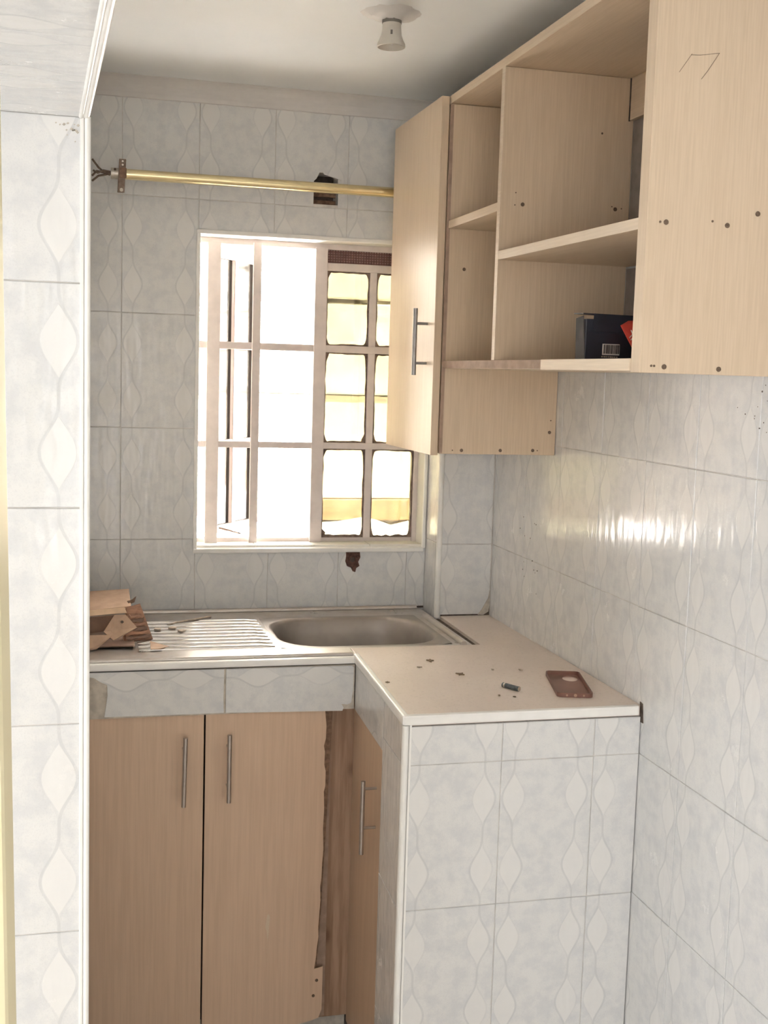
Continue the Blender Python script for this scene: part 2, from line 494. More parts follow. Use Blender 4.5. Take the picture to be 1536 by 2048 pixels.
# ------------------------------------------------------------------ key planes (metres; floor at FZ)
FZ = -0.10; CT = 0.88; CEIL = 2.305; TOPT = 2.26
BW, PF, R, NF, FF = 3.335, 3.205, 1.155, 2.245, 2.776
PX = 0.998            # left face of the corner pier
WX0, WX1, WZ0, WZ1 = 0.334, 0.992, 1.059, 1.920
LWY, LWX = 1.69, 0.026
ROWS = [-0.127, 0.176, 0.479, 0.782, 1.088, 1.393, 1.699, 2.006, 2.309]
SLAB = 0.0022

# ------------------------------------------------------------------ structure
# window wall with openings for the window and for the air vent
VX0, VX1, VZ0, VZ1 = 0.645, 0.713, 2.014, 2.099
us = [-0.15, WX0, VX0, VX1, WX1, 1.40]
ws = [FZ, WZ0, WZ1, VZ0, VZ1, CEIL + 0.15]
wall_back = grid_slab('wall_back', us, ws, lambda i, j: not ((j == 1 and 1 <= i <= 3) or (j == 3 and i == 2)),
                      lambda u, w, s: (u, (BW + SLAB) if s == 0 else 3.50, w), 'grout')
tag(wall_back, 'grey almond-patterned tiled wall with the window', 'wall', kind='structure')
COLX = [-0.07, 0.132, 0.334, 0.538, 0.740, 0.942, 1.144]
X_, Y_, Z_ = V((1, 0, 0)), V((0, 1, 0)), V((0, 0, 1))
tiles(wall_back, (0, BW, 0), X_, Z_, -Y_, COLX, ROWS, (LWX, PX, CT - 0.03, TOPT), holes=[(WX0, WX1, WZ0, WZ1)], skip=[(3, 7)])
# the tile broken out around the vent
c0, c1, r0, r1 = COLX[3] + GAP, COLX[4] - GAP, ROWS[7] + GAP, TOPT - GAP
tile(wall_back, (0, BW, 0), X_, Z_, -Y_, COLX[3], COLX[4], ROWS[7], TOPT, COLX[3], ROWS[7],
     outline=[(c0, r0), (VX0, r0), (VX0, 2.075), (0.652, 2.082), (0.660, 2.098), (0.668, 2.101), (0.674, 2.094), (0.700, 2.088), (0.722, 2.082), (VX1, 2.074), (VX1, r0), (c1, r0), (c1, r1), (c0, r1)])
vent = box('vent_back', VX0 - 0.01, VX1 + 0.02, 3.40, 3.43, VZ0 - 0.01, 2.11, 'dirt', wall_back, 0)
for k in range(3):
    box('vent_slat', VX0 - 0.004, VX1 + 0.004, 3.362, 3.376, VZ0 + 0.004 + k * 0.020, VZ0 + 0.015 + k * 0.020, 'bare', wall_back, 0.003)

pier = box('wall_pier', PX + SLAB, 1.40, PF + SLAB, BW + 0.05, FZ, CEIL + 0.1, 'grout', None, 0)
tag(pier, 'narrow tiled pier in the corner beside the sink', 'wall', kind='structure')
tiles(pier, (0, PF, 0), X_, Z_, -Y_, [0.995, 1.20], ROWS, (PX + 0.006, R, CT - 0.02, TOPT))
tiles(pier, (PX, 0, 0), -Y_, Z_, -X_, [-BW - 0.07, -PF], ROWS, (-BW, -PF - 0.004, CT - 0.02, TOPT))
tube('corner_trim', [(PX + 0.002, PF + 0.002, CT + 0.0), (PX + 0.002, PF + 0.002, TOPT)], 0.008, 'trim', pier)

wall_right = box('wall_right', R + SLAB, 1.40, -2.5, 3.5, FZ, CEIL + 0.1, 'grout', None, 0)
tag(wall_right, 'pale almond-patterned tiled side wall under the shelf unit', 'wall', kind='structure')
COLY = [-3.2, -2.963, -2.738, -2.506, -2.288, -2.079, -1.866, -1.653, -1.440, -1.227, -1.014]
tiles(wall_right, (R, 0, 0), -Y_, Z_, -X_, COLY, ROWS, (-PF, -1.03, FZ, TOPT), uvsize=(0.214, 0.3))
box('plain_wall_face', R - 0.002, R + SLAB, -2.5, 1.02, FZ, CEIL, 'white_wall', wall_right, 0)

wall_left = box('wall_left', -2.30, LWX - 0.004, LWY + SLAB, 3.5, FZ, CEIL + 0.1, 'grout', None, 0)
tag(wall_left, 'cream-lit tiled wall end in the near left foreground', 'wall', kind='structure')
LROWS = [-0.148, 0.154, 0.456, 0.758, 1.060, 1.362, 1.664, 1.966]
tiles(wall_left, (0, LWY, 0), X_, Z_, -Y_, [-0.590, -0.388, -0.186, 0.016 + 0.04], LROWS, (-0.60, LWX - 0.006, FZ, 1.88), uvsize=(0.205, 0.3))
tube('corner_trim', [(LWX - 0.004, LWY + 0.001, FZ), (LWX - 0.004, LWY + 0.001, 1.88)], 0.0045, 'trim', wall_left, 10)
box('trim_lip', LWX - 0.0135, LWX - 0.0085, LWY - 0.0025, LWY + 0.004, FZ, 1.88, 'trim', wall_left, 0.001)

# low tiled soffit over the near left
sof = mk('soffit', [(x, y, z) for x, y in ((-2.30, 0.35), (0.064, 0.35), (LWX - 0.002, LWY + 0.01), (-2.30, LWY + 0.01)) for z in (1.884, CEIL)],
         [(0, 2, 4, 6), (1, 7, 5, 3), (0, 1, 3, 2), (2, 3, 5, 4), (4, 5, 7, 6), (6, 7, 1, 0)], 'white_wall')
tag(sof, 'white tiled soffit overhead at the near left', 'ceiling', kind='structure')
dsk = V((0.064 - LWX, 0.35 - LWY, 0)).normalized()
ty = 0.0
while ty < 1.3:
    for k in range(3):
        tile(sof, V((LWX - 0.014, LWY, 1.880)), dsk, V((-1, 0, 0)), V((0, 0, -1)), ty, min(ty + 0.202, 1.33), k * 0.302, (k + 1) * 0.302, ty, k * 0.302)
    ty += 0.202
tube('soffit_trim', [V((LWX - 0.006, LWY - 0.002, 1.883)) , V((LWX - 0.006, LWY - 0.002, 1.883)) + dsk * 1.34], 0.0055, 'trim', sof, 10)
tube('soffit_trim', [V((LWX - 0.0125, LWY - 0.002, 1.8805)) , V((LWX - 0.0125, LWY - 0.002, 1.8805)) + dsk * 1.34], 0.0035, 'trim', sof, 8)

ceil = box('ceiling', -2.40, 1.40, -2.7, 3.52, CEIL, CEIL + 0.12, 'ceiling', None, 0)
tag(ceil, 'off-white painted plaster ceiling', 'ceiling', kind='structure')
floor = box('floor', -2.30, 1.40, -2.6, 3.5, FZ - 0.1, FZ, 'floor', None, 0)
tag(floor, 'dull cement floor', 'floor', kind='structure')
cv = [(BW + 0.004, TOPT - 0.006), (BW - 0.005, TOPT - 0.004), (BW - 0.007, TOPT + 0.006)]
for k in range(7):
    a = k / 6 * math.pi / 2
    cv.append((BW - 0.007 - 0.035 * (1 - math.cos(a)), TOPT + 0.010 + 0.034 * math.sin(a)))
cv += [(BW - 0.042, CEIL + 0.004), (BW + 0.004, CEIL + 0.004)]
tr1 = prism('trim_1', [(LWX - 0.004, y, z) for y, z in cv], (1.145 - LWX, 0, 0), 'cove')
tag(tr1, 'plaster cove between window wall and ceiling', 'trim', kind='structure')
ante = grid_slab('wall_side', [-2.5, -0.38, 1.28, LWY + 0.2], [FZ, 0.16, 1.64, CEIL + 0.1], lambda i, j: (i, j) != (1, 1), lambda u, w, s: (-2.30 - 0.12 * s, u, w), 'white_wall')  # opening added only to let the side fill through
tag(ante, 'plain white wall behind the viewer with an opening added for the side light', 'wall', kind='structure')
jamb = mk('door_frame', [(-0.125, 0.86, FZ), (-0.030, 0.86, FZ), (-0.0247, 0.90, FZ), (-0.040, 0.93, FZ), (-0.125, 0.93, FZ),
                     (-0.147, 0.86, 1.88), (-0.053, 0.86, 1.88), (-0.0475, 0.90, 1.88), (-0.063, 0.93, 1.88), (-0.147, 0.93, 1.88)],
      [(0, 1, 2, 3, 4), (9, 8, 7, 6, 5)] + [(i, (i + 1) % 5, 5 + (i + 1) % 5, 5 + i) for i in range(5)], 'cream', bevel=0.006)
tag(jamb, 'cream gloss-painted door post at the extreme left edge', 'door frame', kind='structure')

# ------------------------------------------------------------------ outside
ext = box('wall_outside', -1.2, 3.4, 4.62, 4.85, 0.4, 3.4, 'ext_joint', None, 0)
tag(ext, 'sunlit neighbouring wall seen through the window', 'wall', kind='structure')
def wob(a): return lambda x, y, z: (x, y + (random.uniform(-a, a) if y < 4.61 else 0), z)
box('cream_band', -1.2, 3.4, 4.60, 4.63, 1.068, 1.470, 'ext_cream', ext, 0.004)
box('brown_band', -1.2, 3.4, 4.585, 4.63, 0.985, 1.066, 'ext_brown', ext, 0.004)
zz = 1.474
for r_ in range(8):
    h = 0.182 if r_ < 2 else 0.21
    xx = -1.2 - 0.17 * (r_ % 2)
    while xx < 3.4:
        w = random.uniform(0.38, 0.52)
        box('stone', max(xx, -1.2), min(xx + w - 0.012, 3.4), 4.59 + random.uniform(-0.008, 0.006), 4.63, zz, zz + h - 0.014, 'ext_stone', ext, 0.006)
        xx += w
    zz += h
# uneven ground
gx, gy = 36, 10
gv = [(-1.2 + 4.6 * i / gx, 3.50 + 1.14 * j / gy, 0.945 + random.uniform(-0.02, 0.03) + (0.03 if j > 8 else 0)) for i in range(gx + 1) for j in range(gy + 1)]
gf = [(i * (gy + 1) + j, (i + 1) * (gy + 1) + j, (i + 1) * (gy + 1) + j + 1, i * (gy + 1) + j + 1) for i in range(gx) for j in range(gy)]
grd = mk('ground_outside', gv, gf, 'ext_ground', recalc=False)
tag(grd, 'pale rubble ground along the outside wall', 'ground', kind='structure')

rear = grid_slab('wall_rear', [-2.40, -1.75, 0.35, 1.40], [FZ, 0.15, 2.10, CEIL + 0.1], lambda i, j: (i, j) != (1, 1), lambda u, w, s: (u, -2.5 - 0.15 * s, w), 'white_wall')  # wall put in to keep sun out; opening placed for the rear light
tag(rear, 'unseen white wall with an opening, added behind the viewer to keep sun out', 'wall', kind='structure')
sun_block = box('roof_sun_block', -6.0, 8.0, -9.2, -2.66, 2.5, 2.6, 'white_wall', None, 0)  # slab added out of view to keep sun off the ground behind
tag(sun_block, 'unseen roof slab added behind the viewer to block sun', 'roof', kind='structure')
sun_block2 = box('roof_sun_block_side', -6.0, -2.45, -2.65, 5.0, 2.5, 2.6, 'white_wall', None, 0)  # slab added out of view to keep sun out of the side opening
tag(sun_block2, 'unseen roof slab added outside the side opening to block sun', 'roof', kind='structure')
yard = box('ground_bounce', -6, 8, -9, -2.6, FZ - 0.1, FZ - 0.02, 'floor', None, 0)  # unseen ground put in to bounce light into the room
tag(yard, 'added unseen light-bouncing yard behind the viewer', 'ground', kind='structure')

# ------------------------------------------------------------------ window
win = thing('window_1', (0.663, 3.40, WZ0), 'white painted steel window with one open sash', 'window', kind='structure')
def wb(name, x0, x1, y0, y1, z0, z1, mat='frame', bevel=0.0015): return box(name, x0, x1, y0, y1, z0, z1, mat, win, bevel)
# reveal
wb('reveal_sill', WX0, WX1, BW - 0.001, 3.43, WZ0 - 0.012, WZ0 + 0.004, 'trim')
for k in range(4):
    a = WX0 + 0.006 + k * 0.165
    wb('sill_tile', a, min(a + 0.163, WX1 - 0.004), BW + 0.008, 3.425, WZ0 + 0.002, WZ0 + 0.010, 'white_wall', 0.001)
wb('reveal_head', WX0, WX1, BW + 0.002, 3.43, WZ1 - 0.004, WZ1 + 0.01, 'white_wall')
wb('reveal_side', WX0 - 0.01, WX0 + 0.003, BW + 0.002, 3.45, WZ0, WZ1, 'white_wall')
wb('reveal_side', WX1 - 0.003, WX1 + 0.010, BW + 0.002, 3.45, WZ0, WZ1, 'white_wall')
# plastic trim round the opening
wb('sill_trim', WX0 - 0.006, WX1 - 0.002, BW - 0.010, BW + 0.004, WZ0 - 0.010, WZ0 + 0.003, 'trim', 0.003)
wb('head_trim', WX0 - 0.006, WX1, BW - 0.008, BW + 0.004, WZ1 - 0.004, WZ1 + 0.008, 'trim', 0.003)
wb('side_trim', WX0 - 0.006, WX0 + 0.005, BW - 0.007, BW + 0.004, WZ0, WZ1, 'trim', 0.003)
wb('side_trim', WX1 - 0.006, WX1 + 0.004, BW - 0.007, BW + 0.004, WZ0, WZ1, 'trim', 0.003)
# steel frame
Y0, Y1 = 3.405, 3.432
wb('frame_head', WX0, WX1, Y0, Y1, 1.900, WZ1 - 0.002)
wb('frame_foot', WX0, WX1, Y0 + 0.01, Y1, WZ0 + 0.006, 1.080)
wb('frame_jamb', WX1 - 0.016, WX1, Y0 + 0.002, Y1, WZ0, WZ1)
wb('frame_jamb', WX0 - 0.004, WX0 + 0.008, Y0 + 0.002, Y1 + 0.01, WZ0, WZ1)
wb('mullion', 0.668, 0.703, Y0 - 0.006, Y1, WZ0 + 0.006, 1.905)
wb('glazing_bar', 0.829, 0.849, Y0 + 0.001, Y1 - 0.005, 1.079, 1.8425)
wb('vent_rail', 0.70, WX1 - 0.01, Y0, Y1 - 0.003, 1.842, 1.864)
wb('transom', WX0, WX1 - 0.01, Y0 - 0.003, Y1 - 0.01, 1.613, 1.633)
wb('transom', WX0, WX1 - 0.01, Y0 - 0.003, Y1 - 0.01, 1.338, 1.356)
wb('burglar_bar', 0.366, 0.402, Y0 - 0.012, Y0 - 0.002, WZ0 + 0.008, 1.903)
wb('burglar_bar', 0.492, 0.515, Y0 - 0.012, Y0 - 0.002, WZ0 + 0.008, 1.908)
# gauze strip
wb('gauze_backing', 0.702, WX1 - 0.012, 3.421, 3.424, 1.862, 1.902, 'gauze_back', 0)
gz = []
def bx(x0, x1, y0, y1, z0, z1): return ([(x, y, z) for x in (x0, x1) for y in (y0, y1) for z in (z0, z1)], BF)
k = 0.704
while k < WX1 - 0.014:
    gz.append(bx(k, k + 0.0025, 3.414, 3.4165, 1.863, 1.901)); k += 0.0075
for z in (1.866, 1.873, 1.880, 1.887, 1.894): gz.append(bx(0.702, WX1 - 0.012, 3.4165, 3.419, z, z + 0.0025))
g = merge('gauze', gz, 'gauze', win); g['kind'] = 'stuff'
# fixed panes with dirty putty round the edges
ZR = [(1.080, 1.338), (1.356, 1.613), (1.633, 1.842)]
for (a, c) in ((0.703, 0.829), (0.849, WX1 - 0.016)):
    for (z0, z1) in ZR:
        wb('pane', a, c, 3.418, 3.421, z0, z1, 'glass', 0)
        outer = [(a, z0), (c, z0), (c, z1), (a, z1)]
        ov, iv = [], []
        cx, cz = (a + c) / 2, (z0 + z1) / 2
        n = 10
        for e in range(4):
            p, q = outer[e], outer[(e + 1) % 4]
            for t in range(n):
                f = t / n
                x, z = p[0] + (q[0] - p[0]) * f, p[1] + (q[1] - p[1]) * f
                ov.append((x, z))
                d = 0.0028 + random.random() * 0.003 + (0.005 if t in (0,) else 0) + (0.006 * random.random() if (e == 0 and z0 < 1.1) else 0)
                ix = x + (d if x < a + d else 0) - (d if x > c - d else 0)
                iz = z + (d if z < z0 + d else 0) - (d if z > z1 - d else 0)
                iv.append((ix, iz))
        L = len(ov)
        vv = [(x, 3.413, z) for x, z in ov] + [(x, 3.413, z) for x, z in iv] + [(x, 3.4175, z) for x, z in ov] + [(x, 3.4175, z) for x, z in iv]
        ff = []
        for i in range(L):
            j = (i + 1) % L
            ff += [(i, j, L + j, L + i), (2 * L + i, 3 * L + i, 3 * L + j, 2 * L + j), (L + i, L + j, 3 * L + j, 3 * L + i), (i, 2 * L + i, 2 * L + j, j)]
        mk('putty', vv, ff, 'putty', win)
# the open sash, hinged on the left and swung outwards
HX, HY, AN, SW = 0.374, 3.437, math.radians(54), 0.285
def sp_(s, d, z): return (HX + s * math.cos(AN) - d * math.sin(AN), HY + s * math.sin(AN) + d * math.cos(AN), z)
def sb(name, s0, s1, z0, z1, d0=-0.011, d1=0.011, mat='frame', parent=None):
    return mk(name, [sp_(s, d, z) for s in (s0, s1) for d in (d0, d1) for z in (z0, z1)], BF, mat, parent or sash, bevel=0.001)
sash = thing('window_sash', (HX, HY, 1.08), None, None)
sash.parent = win; sash.location = V((HX, HY, 1.08)) - WO[win.name]
sb('stile', 0, 0.022, 1.085, 1.892); sb('stile', SW - 0.024, SW, 1.085, 1.892)
sb('rail', 0.022, SW - 0.024, 1.085, 1.107); sb('rail', 0.022, SW - 0.024, 1.868, 1.892)
sb('sash_bar', 0.022, SW - 0.024, 1.338, 1.354); sb('sash_bar', 0.022, SW - 0.024, 1.616, 1.632)
sb('sash_bar', 0.133, 0.150, 1.107, 1.868)
for (a, c) in ((0.022, 0.133), (0.150, SW - 0.024)):
    for (z0, z1) in ((1.107, 1.338), (1.354, 1.616), (1.632, 1.868)):
        sb('sash_pane', a, c, z0, z1, 0.0, 0.003, 'glass_open')
    sb('putty_edge', c - 0.004, c, 1.107, 1.868, -0.0122, -0.0108, 'putty')
st = tube('stay_arm', [sp_(0.06, -0.012, 1.10), sp_(0.02, -0.10, 1.095)], 0.003, 'dark_steel', sash, 8)

# ------------------------------------------------------------------ curtain rod
rod = thing('curtain_rod', (0.10, 3.27, 2.05), 'brass-coloured curtain rod with dark bracket above the window', 'curtain rod')
tube('rod_tube', [(0.128, 3.272, 2.049), (0.995, 3.272, 2.049)], 0.0135, 'gold', rod, 24)
tube('end_sleeve', [(0.101, 3.272, 2.049), (0.128, 3.272, 2.049)], 0.0145, 'nickel', rod, 20)
tube('sleeve_hole', [(0.111, 3.259, 2.057), (0.111, 3.256, 2.0575)], 0.003, 'dark_steel', rod, 10)
br = box('bracket', 0.121, 0.139, 3.253, 3.2565, 1.999, 2.084, 'dark_steel', rod, 0.0015, jit=lambda x, y, z: (x - (0.004 if z < 2.03 else 0), y, z))
tube('bracket_arm', [(0.130, 3.257, 2.049), (0.130, 3.33, 2.049)], 0.006, 'dark_steel', rod, 10)
box('bracket_clasp', 0.122, 0.140, 3.2515, 3.2555, 2.036, 2.062, 'bare', rod, 0.002)
for z in (2.078, 2.069):
    tube('bracket_hole', [(0.130, 3.2535, z), (0.130, 3.2515, z)], 0.0026, 'paper', rod, 10)
tube('bracket_screw', [(0.127, 3.2535, 2.006), (0.127, 3.251, 2.006)], 0.0045, 'nickel', rod, 12)
for path in ([(0.102, 3.270, 2.047), (0.085, 3.268, 2.049), (0.070, 3.266, 2.060), (0.054, 3.262, 2.080)],
             [(0.102, 3.274, 2.049), (0.086, 3.272, 2.044), (0.070, 3.270, 2.040), (0.054, 3.268, 2.026)],
             [(0.100, 3.266, 2.051), (0.082, 3.262, 2.053), (0.068, 3.262, 2.046), (0.056, 3.262, 2.052)],
             [(0.100, 3.276, 2.045), (0.082, 3.276, 2.050), (0.066, 3.276, 2.053), (0.054, 3.276, 2.040)]):
    tube('finial_prong', path, 0.0027, 'dark_steel', rod, 8)

# ------------------------------------------------------------------ lamp holder
LX, LY = 0.650, 2.545
lamp = thing('lamp_holder', (LX, LY, CEIL), 'empty ivory bulb holder on the ceiling', 'lamp holder')
lathe('plaster_rose', [(0.010, CEIL + 0.002), (0.062, CEIL + 0.001), (0.050, CEIL - 0.005), (0.040, CEIL - 0.010), (0.026, CEIL - 0.014), (0.020, CEIL - 0.016), (0.004, CEIL - 0.016)], (LX, LY), 'cove', lamp, 28, 0.35)
lathe('collar', [(0.003, CEIL - 0.013), (0.0205, CEIL - 0.013), (0.0205, CEIL - 0.022), (0.003, CEIL - 0.022)], (LX, LY), 'bakelite_dark', lamp)
lathe('skirt', [(0.004, CEIL - 0.021), (0.0195, CEIL - 0.021), (0.0200, CEIL - 0.034), (0.0215, CEIL - 0.046), (0.0255, CEIL - 0.056), (0.0295, CEIL - 0.063), (0.0297, CEIL - 0.069), (0.0280, CEIL - 0.070), (0.0245, CEIL - 0.060), (0.019, CEIL - 0.045), (0.004, CEIL - 0.045)], (LX, LY), 'bakelite', lamp)
tube('contact_pin', [(LX, LY - 0.006, CEIL - 0.046), (LX, LY - 0.006, CEIL - 0.066)], 0.003, 'paper', lamp, 10)
dl = V((-LX, -LY, 0)).normalized()
pc = V((LX, LY, CEIL - 0.044)) + dl * 0.0212
sd = dl.cross(Z_)
prism('slot', [pc + sd * 0.0022 + Z_ * 0.0045, pc - sd * 0.0022 + Z_ * 0.0045, pc - sd * 0.0022 - Z_ * 0.0045, pc + sd * 0.0022 - Z_ * 0.0045], dl * 0.0012, 'bakelite_dark', lamp)

# ------------------------------------------------------------------ wall cabinets on the right wall
CF = 0.858     # front of the carcasses
CTOP = 2.205
def screw(parent, x, y, z, n=(0, -1, 0), r=0.0042):
    n = V(n); p = V((x, y, z))
    return tube('screw', [p - n * 0.001, p + n * 0.0008], r, 'screw', parent, 10)
def handle(parent, axis_pts, posts, r=0.0055, mat='handle'):
    parts = [_tube(axis_pts, r, 14)] + [_tube(p, r * 0.62, 10) for p in posts]
    h = merge('handle', parts, mat, parent)
    soft(h)
    return h

tall = thing('corner_wall_cabinet', (1.0, 3.0, 1.37), 'tall beech-laminate wall cabinet with closed door beside the window', 'cabinet')
box('side_panel', CF, R - 0.001, 2.775, 2.791, 1.370, CTOP - 0.020, 'wood_z', tall)
box('side_panel', CF, PX - 0.004, 3.188, 3.203, 1.370, CTOP, 'wood_z', tall)
box('bottom_board', CF, R - 0.001, 2.791, 3.188, 1.372, 1.388, 'wood_y', tall)
box('top_board', CF, R - 0.001, 2.792, 3.188, CTOP - 0.018, CTOP, 'wood_y', tall)
td = box('door', 0.837, 0.8555, 2.782, 3.205, 1.366, 2.203, 'wood_gloss', tall, 0.0015)
handle(td, [(0.806, 2.842, 1.556), (0.806, 2.842, 1.716)], [[(0.806, 2.842, z), (0.838, 2.842, z)] for z in (1.585, 1.680)], 0.0055, 'handle_dark')
for x, z in ((0.913, 1.379), (1.012, 1.380), (1.096, 1.381), (1.138, 1.426), (0.903, 1.808)):
    screw(tall, x, 2.775, z)
for x, z in ((0.890, 1.379), (1.108, 1.381), (1.140, 1.455)):
    screw(tall, x, 2.775, z, r=0.0016)
box('shadow_gap_strip', CF - 0.002, CF + 0.006, 2.7735, 2.7755, 1.372, 2.183, 'bare_edge', tall, 0)  # brown strip painted in for the shadowed gap beside the door

shelf = thing('open_shelf_unit', (1.0, 2.25, 1.573), 'open beech-laminate wall shelf unit with missing doors on the right wall', 'shelf')
box('top_board', CF, R - 0.001, 1.7665, 2.790, CTOP - 0.019, CTOP, 'wood_y', shelf)
ep = box('end_panel', 0.856, R - 0.002, 1.735, 1.766, 1.570, CTOP, 'wood_z', shelf)
pt = box('partition', CF, 1.146, 2.410, 2.426, 1.592, CTOP - 0.0195, 'wood_z', shelf)
slope = lambda x, y, z: (x, y, z + (0.004 if y > 2.2 else -0.002))
box('shelf_board', CF + 0.002, 1.150, 1.7665, 2.4095, 1.794, 1.812, 'wood_y', shelf, jit=slope)
box('shelf_board', CF + 0.002, 1.150, 2.4265, 2.7735, 1.900, 1.918, 'wood_y', shelf)
box('bottom_board', CF + 0.001, 1.150, 1.7665, 2.7735, 1.574, 1.5915, 'wood_y', shelf)
box('edge_band', CF - 0.004, CF + 0.001, 1.7665, 2.142, 1.5725, 1.592, 'band', shelf)
box('bare_edge', CF - 0.0005, CF + 0.001, 2.142, 2.773, 1.5745, 1.591, 'bare_edge', shelf, 0)
box('edge_band', CF - 0.001, CF + 0.002, 1.7665, 2.4095, 1.794, 1.812, 'band', shelf, 0.0005, jit=slope)
box('edge_band', CF - 0.0015, CF, 2.409, 2.427, 1.592, 2.186, 'band', shelf, 0.0003)
box('wall_cleat', 1.136, R - 0.002, 1.7665, 2.4095, 2.100, 2.1855, 'wood_y', shelf)
box('wall_shade_strip', 1.1465, R - 0.002, 1.7665, 2.4095, 1.812, 2.100, 'wall_shade', shelf, 0)  # dark strips painted in as shade where the partition meets the wall
box('wall_shade_strip', 1.1465, R - 0.002, 1.7665, 2.4095, 1.5925, 1.793, 'wall_shade', shelf, 0)
box('cleat_joint', 1.134, 1.137, 2.407, 2.4095, 2.098, 2.1855, 'dirt', shelf, 0)
for x, z in ((0.906, 1.913), (1.114, 1.916)):
    screw(shelf, x, 2.410, z)
for x, z in ((0.889, 1.911), (1.128, 1.918), (0.890, 1.936), (1.106, 1.921)):
    screw(shelf, x, 2.410, z, r=0.0014)
screw(shelf, 1.076, 2.410, 2.069, r=0.0022)
for x, z in ((0.888, 1.801), (0.993, 1.802), (1.045, 1.823), (0.898, 1.580), (0.993, 1.579)):
    screw(ep, x, 1.735, z, r=0.0042)
for x, z in ((0.878, 1.801), (0.967, 1.807), (0.881, 1.581), (0.876, 1.581)):
    screw(ep, x, 1.735, z, r=0.0019)
def scratch(path, y=1.7345):
    for a, c in zip(path[:-1], path[1:]):
        tube('scratch', [(a[0], y, a[1]), (c[0], y, c[1])], 0.0003, 'screw', ep, 6)
scratch([(0.896, 2.025), (0.912, 2.048), (0.916, 2.054)])
scratch([(0.914, 2.052), (0.930, 2.053), (0.962, 2.059), (0.945, 2.033), (0.934, 2.018)])

# black box, barcode sticker and red card on the bottom board
bxr = thing('black_carton', (0.965, 2.12, 1.592), 'black printed carton with a barcode sticker on the shelf', 'box')
by0, by1 = 2.085, 2.125
box('carton_body', 0.918, 1.075, by0, by1, 1.592, 1.668, 'blackbox', bxr, 0.001)
sheet('carton_end', [(0.9175, by0, 1.592), (0.9165, by1, 1.592), (0.9145, by1, 1.670), (0.9155, by0 + 0.01, 1.674)], 0.0015, 'boxside', bxr)
sheet('carton_lid', [(0.912, by0 + 0.002, 1.6765), (1.075, by0 + 0.002, 1.672), (1.075, by1, 1.674), (0.910, by1, 1.6775)], 0.002, 'blackbox', bxr)
sheet('carton_flap', [(0.920, by0 - 0.002, 1.645), (1.070, by0 - 0.002, 1.641), (1.070, by0 - 0.001, 1.676), (0.932, by0 - 0.001, 1.678), (0.930, by0 - 0.0015, 1.646)], 0.0012, 'blackbox', bxr)
stk = box('barcode_sticker', 0.952, 0.9865, by0 - 0.0008, by0 + 0.0004, 1.603, 1.6235, 'paper', bxr, 0)
k = 0.9545
while k < 0.984:
    w = random.choice((0.0007, 0.0012, 0.0018))
    box('barcode_bar', k, k + w, by0 - 0.0014, by0 - 0.0007, 1.6055, 1.622, 'ink', stk, 0)
    k += w + random.choice((0.0008, 0.0012, 0.0016))
tx = [bx(0.951 + i * 0.0042, 0.951 + i * 0.0042 + random.uniform(0.0022, 0.0034), by0 - 0.0008, by0 + 0.0003, 1.5985, 1.6008) for i in range(8)]
t_ = merge('printed_line', tx, 'crumb', bxr); t_['kind'] = 'stuff'
rc = thing('red_card', (0.9940, 2.04, 1.65), 'red printed card poking out in front of the black carton', 'card')
sheet('card_sheet', [(0.9600, 2.03, 1.6555), (0.9890, 2.028, 1.608), (1.0340, 2.03, 1.585 + 0.008), (1.0340, 2.05, 1.668), (0.9820, 2.045, 1.665)], 0.0015, 'red', rc)
for a, c in (((0.9775, 2.0265, 1.634), (0.9840, 2.0268, 1.641)), ((0.9800, 2.0265, 1.630), (0.9870, 2.0268, 1.637)), ((0.9800, 2.0268, 1.648), (0.9840, 2.027, 1.640))):
    tube('printed_mark', [a, c], 0.0009, 'paper', rc, 6)

# ------------------------------------------------------------------ base cabinet under the sink
base = thing('sink_base_cabinet', (0.35, 2.78, FZ), 'built-in base cabinet with two oak-laminate doors under the sink', 'cabinet')
ld = box('door', LWX + 0.002, 0.3045, FF, FF + 0.017, -0.040, 0.768, 'door_z', base, 0.001)
handle(ld, [(0.256, FF - 0.032, 0.541), (0.259, FF - 0.032, 0.706)], [[(0.2575, FF - 0.032, z), (0.2575, FF + 0.001, z)] for z in (0.575, 0.672)])
# the right door: laminate broken away along its free edge, bare board behind
core = prism('door', [(0.3085, FF + 0.0025, -0.038), (0.590, FF + 0.0025, -0.030), (0.588, FF + 0.0025, 0.10), (0.596, FF + 0.0025, 0.25), (0.6035, FF + 0.0025, 0.45), (0.608, FF + 0.0025, 0.60), (0.6135, FF + 0.0025, 0.768), (0.3085, FF + 0.0025, 0.768)], (0, 0.015, 0), 'bare', base)
# broken outline of the laminate (x, z in metres on the door's face)
edge = [(0.5949, 0.7643), (0.5942, 0.7455), (0.5980, 0.7106), (0.5972, 0.6784), (0.5930, 0.6613), (0.5958, 0.6463), (0.5950, 0.6141), (0.5989, 0.5980), (0.5987, 0.5604), (0.5954, 0.5470), (0.5973, 0.5067), (0.5959, 0.4531), (0.5980, 0.3994), (0.5957, 0.3672), (0.5950, 0.3296), (0.5924, 0.3082), (0.5937, 0.2706), (0.5918, 0.2384), (0.5900, 0.2062), (0.5911, 0.1794), (0.5877, 0.1499), (0.5857, 0.1230), (0.5822, 0.0962), (0.6039, 0.1010), (0.6036, 0.0399), (0.6032, -0.0111), (0.5956, -0.0320), (0.5729, -0.0390), (0.5427, -0.0428), (0.4821, -0.0465), (0.3911, -0.0503)]
pts = [(x, FF, z) for x, z in edge]
lam = prism('door_laminate', [(0.3085, FF, -0.038), (0.3085, FF, 0.768)] + pts, (0, 0.0022, 0), 'door_z', core)
tag(lam, 'oak laminate face with a broken ragged edge')
